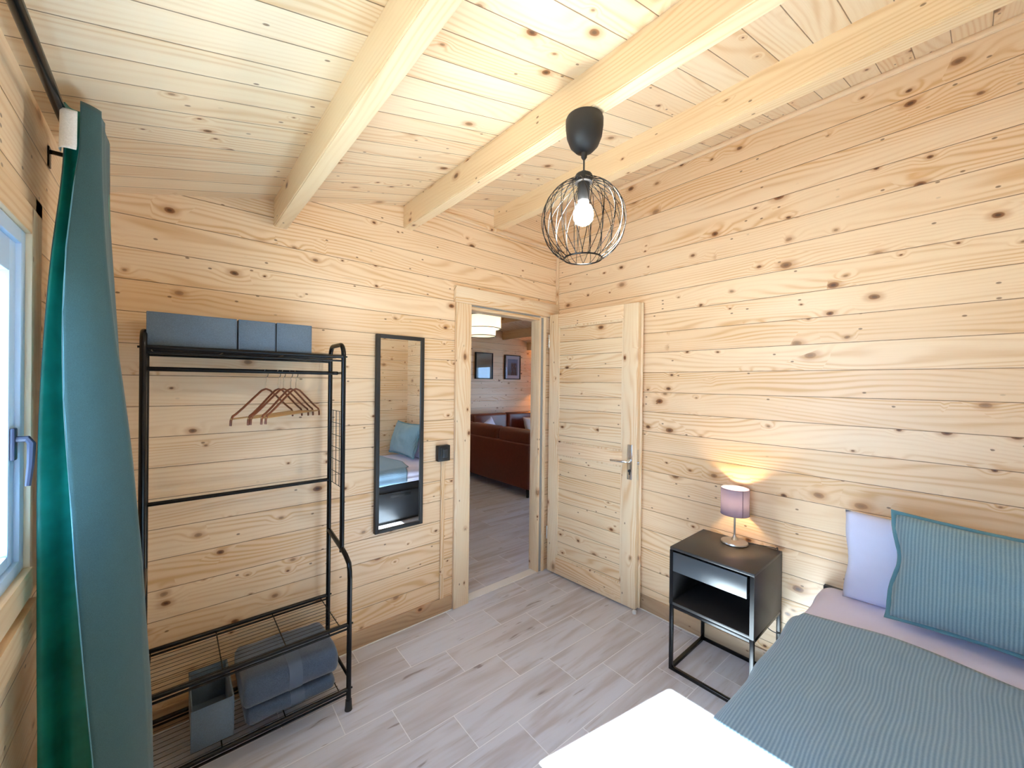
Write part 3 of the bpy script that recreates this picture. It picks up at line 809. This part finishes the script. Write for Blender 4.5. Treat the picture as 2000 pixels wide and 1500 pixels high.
# ================================================================ PENDANT LAMP
px, py = -1.280, -1.308
def pendant():
    root = thing('pendant_lamp', 'black wire globe pendant lamp hanging from the middle beam', 'pendant lamp', (px, py, 1.86))
    m = MB(); zt = 2.337
    prof = [(0.0, zt), (0.060, zt), (0.0625, zt-0.006), (0.0622, zt-0.03), (0.058, zt-0.062), (0.047, zt-0.090), (0.030, zt-0.108), (0.010, zt-0.115), (0.0095, zt-0.130), (0.004, zt-0.138), (0.0, zt-0.138)]
    m.lathe(prof, (px, py, 0), 40).build('ceiling_cup', M_BLACKM, root, angle=50)
    MB().tube([(px, py, zt-0.13), (px, py, 2.15)], 0.0028, 8).build('cord', M_BLACKM, root)
    m = MB(); m.lathe([(0.0, 2.160), (0.010, 2.160), (0.012, 2.152), (0.026, 2.150), (0.029, 2.145), (0.029, 2.122), (0.024, 2.120), (0.0, 2.120)], (px, py, 0), 32)
    m.build('collar', M_BLACKM, root)
    m = MB(); m.lathe([(0.0, 2.125), (0.0205, 2.125), (0.0205, 2.063), (0.018, 2.060), (0.0, 2.060)], (px, py, 0), 28)
    m.build('lamp_holder', M_BLACKM, root)
    # bulb
    zb = 2.020
    m = MB(); prof = [(0.0, zb-0.0400), (0.012, zb-0.0385), (0.024, zb-0.032), (0.031, zb-0.022), (0.0335, zb-0.008), (0.032, zb+0.008), (0.026, zb+0.022), (0.018, zb+0.033), (0.0145, zb+0.045)]
    m.lathe(prof, (px, py, 0), 28)
    A = 4*PI*0.033**2
    m.build('bulb', emit('pendant_bulb_glow', (1.0, 0.93, 0.84, 1), PENDANT_POWER/(A*PI)), root)
    # cage: two families of wires twisted left and right
    R, zc = 0.1390, 1.992; zr = 1.868; zt2 = 2.124
    a1 = math.asin((zr-zc)/R); a0 = math.acos(0.030/R); N = 20
    cage = MB()
    def sph(la, lo): return (px+R*math.cos(la)*math.cos(lo), py+R*math.cos(la)*math.sin(lo), zc+R*math.sin(la))
    for fam in (-1, 1):
        for k in range(N):
            lo0 = 2*PI*(k+(0.25 if fam > 0 else 0))/N; pts = []
            for j in range(25):
                t = j/24; la = a0+(a1-a0)*t
                pts.append(sph(la, lo0+fam*0.32*math.sin(PI*t)*0.9+fam*0.25*t))
            cage.tube(pts, 0.00115, 5)
    cg = cage.build('wire_cage', M_BLACK, root)
    rr = R*math.cos(a1)
    m = MB(); m.tube([(px+rr*math.cos(2*PI*k/48), py+rr*math.sin(2*PI*k/48), zr) for k in range(48)], 0.0028, 8, closed=True)
    m.build('rim_ring', M_BLACK, root)
pendant()

# ================================================================ NIGHTSTAND, LAMP
nx0, nx1, ny0, ny1, nzt, nzb = -0.388, -0.006, -1.552, -1.165, 0.625, 0.335
def nightstand():
    root = thing('nightstand', 'black nightstand with open metal legs between the door and bed', 'nightstand', ((nx0+nx1)/2, (ny0+ny1)/2, 0))
    t = 0.014
    m = MB()
    m.box(nx0, nx1, ny0, ny0+t, nzb, nzt-0.014, 0.001); m.box(nx0, nx1, ny1-t, ny1, nzb, nzt-0.014, 0.001)
    m.box(nx0, nx1, ny0+t, ny1-t, nzb, nzb+t, 0.001); m.box(nx1-t, nx1, ny0+t, ny1-t, nzb+t, nzt-0.014)
    m.build('cabinet_body', M_LACQ, root)
    MB().box(nx0, nx1, ny0, ny1, nzt-0.014, nzt, 0.0015).build('table_top', M_LACQ, root)
    m = MB(); dz0, dz1 = 0.505, 0.602
    m.box(nx0-0.001, nx0+0.013, ny0+0.030, ny1-0.017, dz0, dz1, 0.001)
    d = m.build('drawer', M_DRAWER, root)
    m = MB(); m.box(nx0+0.013, nx1-0.03, ny0+0.035, ny0+0.045, dz0+0.01, dz1-0.02); m.box(nx0+0.013, nx1-0.03, ny1-0.032, ny1-0.022, dz0+0.01, dz1-0.02)
    m.box(nx0+0.013, nx1-0.03, ny0+0.045, ny1-0.032, dz0+0.006, dz0+0.012); m.build('drawer_box', M_LACQ, d)
    s = 0.017; zt = nzb
    for (x, y) in ((nx0, ny0), (nx0, ny1-s), (nx1-s, ny0), (nx1-s, ny1-s)):
        MB().box(x, x+s, y, y+s, 0.0, zt, 0.0015).build('leg', M_BLACK, root)
    for z in (0.0, zt-s):
        m = MB()
        m.box(nx0, nx0+s, ny0+s, ny1-s, z, z+s, 0.0015); m.box(nx1-s, nx1, ny0+s, ny1-s, z, z+s, 0.0015)
        m.box(nx0+s, nx1-s, ny0, ny0+s, z, z+s, 0.0015); m.box(nx0+s, nx1-s, ny1-s, ny1, z, z+s, 0.0015)
        m.build('leg_frame', M_BLACK, root)
    for y in (ny0, ny1-s): MB().box(nx0-0.002, nx0, y, y+s, nzb, nzt-0.016).build('front_post', M_BLACK, root)
nightstand()

lx, ly = -0.082, -1.358
def table_lamp():
    root = thing('table_lamp', 'small bedside lamp with grey-mauve drum shade and steel foot', 'table lamp', (lx, ly, nzt))
    z = nzt
    m = MB(); m.lathe([(0, z), (0.060, z), (0.064, z+0.004), (0.062, z+0.010), (0.050, z+0.013), (0.018, z+0.018), (0.009, z+0.030), (0.0055, z+0.040), (0.005, z+0.042), (0, z+0.042)], (lx, ly, 0), 40)
    m.build('lamp_base', M_STEEL, root, angle=30)
    MB().tube([(lx, ly, z+0.036), (lx, ly, z+0.175)], 0.0050, 12).build('stem', M_STEEL, root)
    MB().lathe([(0, z+0.165), (0.013, z+0.165), (0.013, z+0.205), (0, z+0.205)], (lx, ly, 0), 20).build('lamp_holder', M_BLACKM, root)
    za, zb, r = z+0.152, z+0.287, 0.0665
    m = MB(); seg = 48; rows = []
    for zz in (za, zb): rows.append([(lx+r*math.cos(2*PI*k/seg), ly+r*math.sin(2*PI*k/seg), zz) for k in range(seg)])
    m.grid(rows, closed_u=True)
    o = m.build('lamp_shade', shade_mat('mauve_shade', srgb(112, 108, 136), 0.12), root, angle=80)
    m = MB()
    for zz in (za, zb): m.tube([(lx+r*math.cos(2*PI*k/seg), ly+r*math.sin(2*PI*k/seg), zz) for k in range(seg)], 0.0014, 6, closed=True)
    a = math.atan2(-2.169-ly, -2.325-lx)+0.55
    m.tube([(lx+(r+0.0006)*math.cos(a), ly+(r+0.0006)*math.sin(a), za), (lx+(r+0.0006)*math.cos(a), ly+(r+0.0006)*math.sin(a), zb)], 0.0018, 6)
    m.build('shade_seam', plain('dark_mauve_trim', srgb(92, 80, 100), 0.8), o)
    A = 4*PI*0.018**2
    MB().lathe([(0, z+0.200), (0.010, z+0.203), (0.017, z+0.215), (0.018, z+0.226), (0.014, z+0.238), (0.006, z+0.245), (0, z+0.246)], (lx, ly, 0), 16).build('bulb', emit('warm_bulb_glow', (1.0, 0.68, 0.33, 1), 3.6/(A*PI)), root)
    cord = [(lx+0.03, ly-0.045, z+0.006), (lx+0.05, ly-0.075, z+0.004), (lx+0.066, ly-0.115, z+0.004), (lx+0.078, ly-0.150, z+0.004), (lx+0.0785, ly-0.165, z+0.003), (-0.0030, ny0+0.020, z-0.01), (-0.0030, ny0+0.03, 0.40), (-0.03, ny0+0.05, 0.30), (-0.04, ny0+0.055, 0.24), (-0.03, ny0+0.01, 0.22), (-0.02, ny0-0.04, 0.25), (-0.012, ny0-0.075, 0.30)]
    MB().tube(catmull(cord, 6), 0.0021, 8).build('cord', M_BLACKM, root)
    MB().box(-0.045, -0.004, ny0-0.105, ny0-0.072, 0.288, 0.322, 0.006).build('plug', M_BLACKM, root)
table_lamp()

# door stop
ds = MB(); ds.lathe([(0, 0), (0.013, 0), (0.014, 0.008), (0.012, 0.018), (0.006, 0.022), (0, 0.023)], (-0.092, -0.782, 0), 20)
tag(recenter(ds.build('door_stop', M_WHITE)), 'small white round door stop on the floor at the free door edge', 'door stop')

# ================================================================ BED
BY0, BY1, BX0 = -2.635, -1.722, -2.02
def bed():
    root = thing('bed', 'single bed with black drawer base against the knotty wall', 'bed', (-1.0, -2.18, 0))
    MB().box(BX0, -0.006, BY0, BY1-0.014, 0.03, 0.385, 0.002).build('bed_base', M_BEDF, root)
    MB().box(BX0+0.02, -0.02, BY0+0.02, BY1-0.04, 0.0, 0.03).build('plinth', M_BEDF, root)
    for (a, b) in ((BX0+0.02, -1.025), (-1.015, -0.02)):
        d = MB().box(a, b, BY1-0.013, BY1+0.003, 0.035, 0.315, 0.002).build('drawer', M_BEDF, root)
        cx = (a+b)/2
        MB().box(cx-0.11, cx+0.11, BY1+0.002, BY1+0.0045, 0.262, 0.292, 0.001).build('handle_slot', plain('slot_dark', (0.004, 0.004, 0.005, 1), 0.7), d)
    MB().box(-0.030, -0.004, BY0, BY1, 0.03, 0.530, 0.002).build('headboard', M_BEDF, root)
    MB().box(BX0+0.02, -0.035, BY0+0.01, BY1-0.010, 0.386, 0.520, 0.03, 4).build('mattress', M_SHEET, root)
bed()

def drape(name, label, cat, mat, x0, xedge, ztop, ybulge, zlow, seed, grp=None, thick=0.006, fold=0.0):
    """cloth lying over the bed: sweeps a side profile along x"""
    NX = 90; rows = []
    for i in range(NX+1):
        t = i/NX; ring = []
        prof = []
        yS = BY1+ybulge
        for k in range(9): prof.append((yS-0.004+0.003*math.sin(k), zlow+(ztop-0.050-zlow)*k/9))
        for k in range(9):
            a = PI/2*k/8; prof.append((yS-0.050+0.050*math.cos(a)*1.0, ztop-0.050+0.050*math.sin(a)))
        for k in range(1, 44): prof.append((yS-0.050-(0.905-0.050)*k/44, ztop))
        for (y, z) in prof:
            xe = xedge(y); x = x0+(xe-x0)*t
            n1 = noise.noise(Vector((x*2.6+seed, y*3.2, 1.3)))
            n2 = noise.noise(Vector((x*8+seed, y*7.0, z*5+4.1)))
            top = min(1.0, max(0.0, (z-(ztop-0.05))/0.05))
            zz = z+(0.010*n1+0.0035*n2)*top
            # hill toward the middle of the bed
            zz += top*0.012*math.sin(PI*min(1, max(0, (yS-y)/0.9)))
            if fold > 0: zz += top*fold*math.sin((x+0.15*y)*46+2*n1)
            side = 1-top
            yy = y+side*(0.006*math.sin(x*17+seed)+0.006*n2)+0.004*n1
            zz += side*0.0
            if z == zlow: zz = z+0.010*n1
            ring.append((x, yy, zz))
        rows.append(ring)
    m = MB(); m.grid(rows)
    o = m.build(name, mat, angle=180)
    sd = o.modifiers.new('thickness', 'SOLIDIFY'); sd.thickness = thick; sd.offset = -1
    tag(o, label, cat, grp); return o
ed = lambda y: -0.430+0.055*math.exp(-((y+2.05)/0.20)**2)-(0.03 if y > -1.74 else 0)
drape('bed_sheet', 'white duvet with its pale edge turned back by the pillows', 'duvet', M_SHEET, -2.06, lambda y: -0.034, 0.538, 0.008, 0.42, 3.0, thick=0.004, fold=0.0022)
drape('ribbed_coverlet', 'sage green ribbed coverlet spread over the bed', 'bedspread', M_COVER, -2.075, ed, 0.553, 0.022, 0.40, 3.0, thick=0.006)

def pillow(name, label, cat, mat, w, h, t, M, flange=0.0, mat2=None, seed=1.0, pinch=0.024):
    """pillow in its own frame: x along length, y up the height, z thickness"""
    o_root = None
    N = 36; m = MB()
    def P(u, v, side):
        x = (u-0.5)*w; y = (v-0.5)*h
        a = max(0.0, 1-abs(2*u-1)**3.0)*max(0.0, 1-abs(2*v-1)**2.6)
        th = t/2*a**0.55
        pin = pinch*1.0*(1-abs(2*u-1)**2)  # sides pulled in
        y2 = y-math.copysign(pin, y)*abs(2*v-1)**2 if abs(y) > 1e-6 else y
        x2 = x-math.copysign(pinch*(1-abs(2*v-1)**2)*(1+0.55*math.sin(v*9+seed)), x)*abs(2*u-1)**3 if abs(x) > 1e-6 else x
        n = noise.noise(Vector((u*5+seed, v*4, side)))*0.010*a**0.5+noise.noise(Vector((u*13+seed, v*9, side*2)))*0.004*a**0.4
        return Vector((x2, y2, side*(th+0.002)+n))
    for side in (1, -1):
        rows = [[P(i/N, j/N, side) for i in range(N+1)] for j in range(N+1)]
        m.grid(rows)
    bmesh.ops.remove_doubles(m.bm, verts=m.bm.verts[:], dist=0.0045)
    bmesh.ops.recalc_face_normals(m.bm, faces=m.bm.faces[:])
    me = bpy.data.meshes.new(name); m.bm.to_mesh(me); m.bm.free(); me.materials.append(mat)
    for p in me.polygons: p.use_smooth = True
    o = bpy.data.objects.new(name, me); COL.objects.link(o); o.matrix_world = M
    tag(o, label, cat)
    if flange > 0:
        m = MB(); K = 120; inner = []; outer = []
        def per(s):
            s = s % 4
            if s < 1: return (s, 0.0)
            if s < 2: return (1.0, s-1)
            if s < 3: return (3-s, 1.0)
            return (0.0, 4-s)
        rows = [[], [], []]
        for k in range(K):
            u, v = per(4*k/K); p = P(u, v, 1); p.z = 0
            c = Vector((math.copysign(abs(2*u-1)**6, 2*u-1), math.copysign(abs(2*v-1)**6, 2*v-1), 0))
            wv = 0.006*math.sin(k*0.75+seed)+0.003*math.sin(k*1.9)
            rows[0].append(p-c*0.006); rows[1].append(p+c*flange*0.5+Vector((0, 0, wv*0.6))); rows[2].append(p+c*flange+Vector((0, 0, wv)))
        m.grid(rows, closed_u=True)
        me = bpy.data.meshes.new('edge_flange'); m.bm.to_mesh(me); m.bm.free(); me.materials.append(mat2)
        for p in me.polygons: p.use_smooth = True
        f = bpy.data.objects.new('edge_flange', me); COL.objects.link(f); f.parent = o
        sd = f.modifiers.new('thickness', 'SOLIDIFY'); sd.thickness = 0.003; sd.offset = 0
    return o
def frame(origin, ux, uy):
    ux = Vector(ux).normalized(); uy = Vector(uy); uy = (uy-ux*uy.dot(ux)).normalized(); uz = ux.cross(uy)
    M = Matrix.Identity(4)
    for i in range(3): M[i][0] = ux[i]; M[i][1] = uy[i]; M[i][2] = uz[i]; M[i][3] = origin[i]
    return M
# white pillow: leans on the wall;  length along -y
pillow('white_pillow', 'plain white pillow leaning against the wall behind the cushion', 'pillow', M_PILLOW, 0.72, 0.37, 0.11,
       frame((-0.098, -2.165, 0.728), (0, -1, 0), (0.10, 0, 1)), seed=4.0, pinch=0.010)
pillow('ribbed_cushion', 'sage green ribbed cushion leaning on the white pillow', 'cushion', M_CUSH, 0.64, 0.385, 0.15,
       frame((-0.205, -2.285, 0.766), (0.0, -1, -0.012), (0.30, 0, 1)), flange=0.010, mat2=M_PIPE, seed=9.0, pinch=0.017)

# ================================================================ LIVING ROOM
def cushion_box(m, x0, x1, y0, y1, z0, z1, r=0.04):
    m.box(x0, x1, y0, y1, z0, z1, r, 4); return m
def sofa():
    root = thing('corner_sofa', 'russet leather corner sofa seen through the doorway', 'sofa', (2.0, 2.7, 0))
    xb = 1.075
    MB().box(xb, xb+0.13, 1.467, 3.92, 0.10, 0.665, 0.012, 3).build('back_panel', M_LEATHER, root)
    MB().box(xb, 3.45, 3.78, 3.92, 0.10, 0.665, 0.012, 3).build('back_panel', M_LEATHER, root)
    MB().box(xb+0.13, 1.98, 1.467, 1.60, 0.10, 0.600, 0.015, 3).build('armrest', M_LEATHER, root)
    MB().box(3.32, 3.45, 2.98, 3.78, 0.10, 0.600, 0.015, 3).build('armrest', M_LEATHER, root)
    MB().box(xb+0.13, 1.98, 1.60, 3.78, 0.10, 0.28, 0.01).box(1.98, 3.32, 2.98, 3.78, 0.10, 0.28, 0.01).build('seat_frame', M_LEATHER, root)
    for (a, b) in ((1.61, 2.32), (2.33, 3.02)): MB().box(1.32, 2.00, a, b, 0.28, 0.45, 0.04, 4).build('seat_cushion', M_LEATHER, root)
    for (a, b) in ((1.32, 2.00), (2.01, 2.66), (2.67, 3.31)): MB().box(a, b, 3.03, 3.62, 0.28, 0.45, 0.04, 4).build('seat_cushion', M_LEATHER, root)
    for i, (a, b) in enumerate(((1.50, 2.16), (2.18, 2.90), (2.92, 3.60))):
        MB().box(1.13, 1.33, a, b, 0.46, 0.835, 0.07, 5).build('back_cushion', M_LEATHER, root)
    for i, (a, b) in enumerate(((1.76, 2.545), (2.565, 3.33))):
        MB().box(a, b, 3.62, 3.80, 0.44, 0.875, 0.05, 5).build('back_cushion', M_LEATHER, root)
    for (x, y) in ((xb+0.02, 1.49), (xb+0.02, 3.88), (1.95, 1.50), (3.42, 3.88), (3.42, 3.0)):
        MB().box(x-0.014, x+0.014, y-0.014, y+0.014, 0, 0.10, 0.002).build('leg', M_BLACK, root)
sofa()
pillow('white_cushion', 'small white cushion whose corner rises above the sofa back', 'cushion', M_PILLOW, 0.40, 0.40, 0.12, frame((1.96, 3.40, 0.60), (1, 0.25, 0.45), (-0.35, 0.35, 1)), seed=2.0)
pillow('beige_cushion', 'square beige cushion on the far end of the leather sofa', 'cushion', M_TANCUSH, 0.50, 0.42, 0.13, frame((3.02, 3.40, 0.60), (1, 0.1, 0), (0, 0.35, 1)), seed=6.0)

def picture(label, x0, x1, z0, z1, kind):
    root = thing('framed_picture', label, 'picture', ((x0+x1)/2, LY1, z0), 'pictures on the living room wall')
    y = LY1; f = 0.018; d = 0.045
    m = MB(); m.box(x0, x0+f, y-d, y-0.001, z0, z1, 0.001); m.box(x1-f, x1, y-d, y-0.001, z0, z1, 0.001)
    m.box(x0+f, x1-f, y-d, y-0.001, z0, z0+f, 0.001); m.box(x0+f, x1-f, y-d, y-0.001, z1-f, z1, 0.001)
    m.build('picture_frame', M_BLACKM, root)
    if kind == 0:
        MB().box(x0+f, x1-f, y-0.030, y-0.022, z0+f, z1-f).build('print', plain('taupe_print', srgb(140, 122, 112), 0.9, mottle=0.25, scale=5), root)
    else:
        MB().box(x0+f, x1-f, y-0.030, y-0.022, z0+f, z1-f).build('mount', plain('pale_mount', srgb(206, 196, 214), 0.9), root)
        g = NT('blue_grey_print'); C = g.coords()
        nn = g.noise(g.vec(g.mul(C['x'], 30), g.mul(C['z'], 9)), 1.0, 3.0, 0.6)
        fig = g.mul(g.ramp(C['z'], 0.36, 0.31), g.mul(g.ramp(g.m('ABSOLUTE', g.sub(C['x'], 0.03)), 0.085, 0.06), g.ramp(nn, 0.36, 0.48)))
        c = g.mix(g.ramp(C['z'], 0.10, 0.38), srgb(96, 104, 118), srgb(118, 132, 176)); c = g.mix(fig, c, srgb(70, 48, 54))
        g.set(color=c, rough=0.9)
        MB().box(x0+f+0.055, x1-f-0.055, y-0.032, y-0.030, z0+f+0.065, z1-f-0.065).build('print', g.mat, root)
    MB().box(x0+f, x1-f, y-0.040, y-0.037, z0+f, z1-f).build('glazing', M_GLASS, root, smooth=False)
picture('black-framed taupe picture beside the tiered lamp', 2.03, 2.44, 1.515, 2.02, 0)
picture('black-framed print with pale mount and dark figures', 2.75, 3.16, 1.515, 2.01, 1)

def living_lamp():
    cx, cy = 1.10, 2.50
    root = thing('tiered_lamp', 'two-tier pale cane drum lamp glowing beyond the doorway', 'pendant lamp', (cx, cy, 2.12))
    g = shade_mat('cane_shade', srgb(222, 200, 170), 0.55)
    for i, (r, za, zb) in enumerate(((0.27, 2.225, 2.405), (0.195, 2.12, 2.235))):
        m = MB(); seg = 56
        m.grid([[(cx+r*math.cos(2*PI*k/seg), cy+r*math.sin(2*PI*k/seg), z) for k in range(seg)] for z in (za, zb)], closed_u=True)
        s = m.build('lamp_shade', g, root, angle=80)
        m = MB()
        for z in ((za, zb) if i == 0 else (za,)): m.tube([(cx+r*math.cos(2*PI*k/seg), cy+r*math.sin(2*PI*k/seg), z) for k in range(seg)], 0.006, 6, closed=True)
        m.build('rim_ring', M_BLACKM, s)
    MB().tube([(cx, cy, 2.36), (cx, cy, ceil_z(cx)-0.03)], 0.003, 8).build('cord', M_BLACKM, root)
    MB().lathe([(0, 0), (0.05, 0), (0.05, -0.03), (0, -0.035)], (cx, cy, ceil_z(cx)+0.005), 24).build('ceiling_cup', M_BLACKM, root)
    MB().lathe([(0, 0.06), (0.02, 0.06), (0.02, 0), (0, 0)], (cx, cy, 2.31), 20).build('lamp_holder', M_BLACKM, root)
    A = 4*PI*0.04**2
    MB().lathe([(0, -0.045), (0.025, -0.035), (0.04, -0.01), (0.038, 0.015), (0.02, 0.04), (0, 0.045)], (cx, cy, 2.265), 24).build('bulb', emit('living_bulb_glow', (1.0, 0.90, 0.78, 1), LIVING_POWER/(A*PI)), root)
living_lamp()

def floor_lamp():
    cx, cy = 3.85, 3.72
    root = thing('floor_lamp', 'slim black floor lamp in the warm living room corner', 'floor lamp', (cx, cy, 0))
    MB().lathe([(0, 0), (0.12, 0), (0.12, 0.012), (0.015, 0.02), (0, 0.02)], (cx, cy, 0), 32).build('lamp_base', M_BLACK, root)
    MB().tube([(cx, cy, 0.015), (cx, cy, 1.45)], 0.010, 10).build('pole', M_BLACK, root)
    m = MB(); seg = 40
    m.grid([[(cx+r*math.cos(2*PI*k/seg), cy+r*math.sin(2*PI*k/seg), z) for k in range(seg)] for r, z in ((0.16, 1.38), (0.11, 1.60))], closed_u=True)
    m.build('lamp_shade', shade_mat('amber_shade', srgb(240, 190, 110), 0.6), root, angle=80)
    A = 4*PI*0.035**2
    MB().lathe([(0, -0.035), (0.025, -0.025), (0.035, 0), (0.025, 0.025), (0, 0.035)], (cx, cy, 1.48), 20).build('bulb', emit('amber_bulb_glow', (1.0, 0.42, 0.08, 1), 22/(A*PI)), root)
floor_lamp()
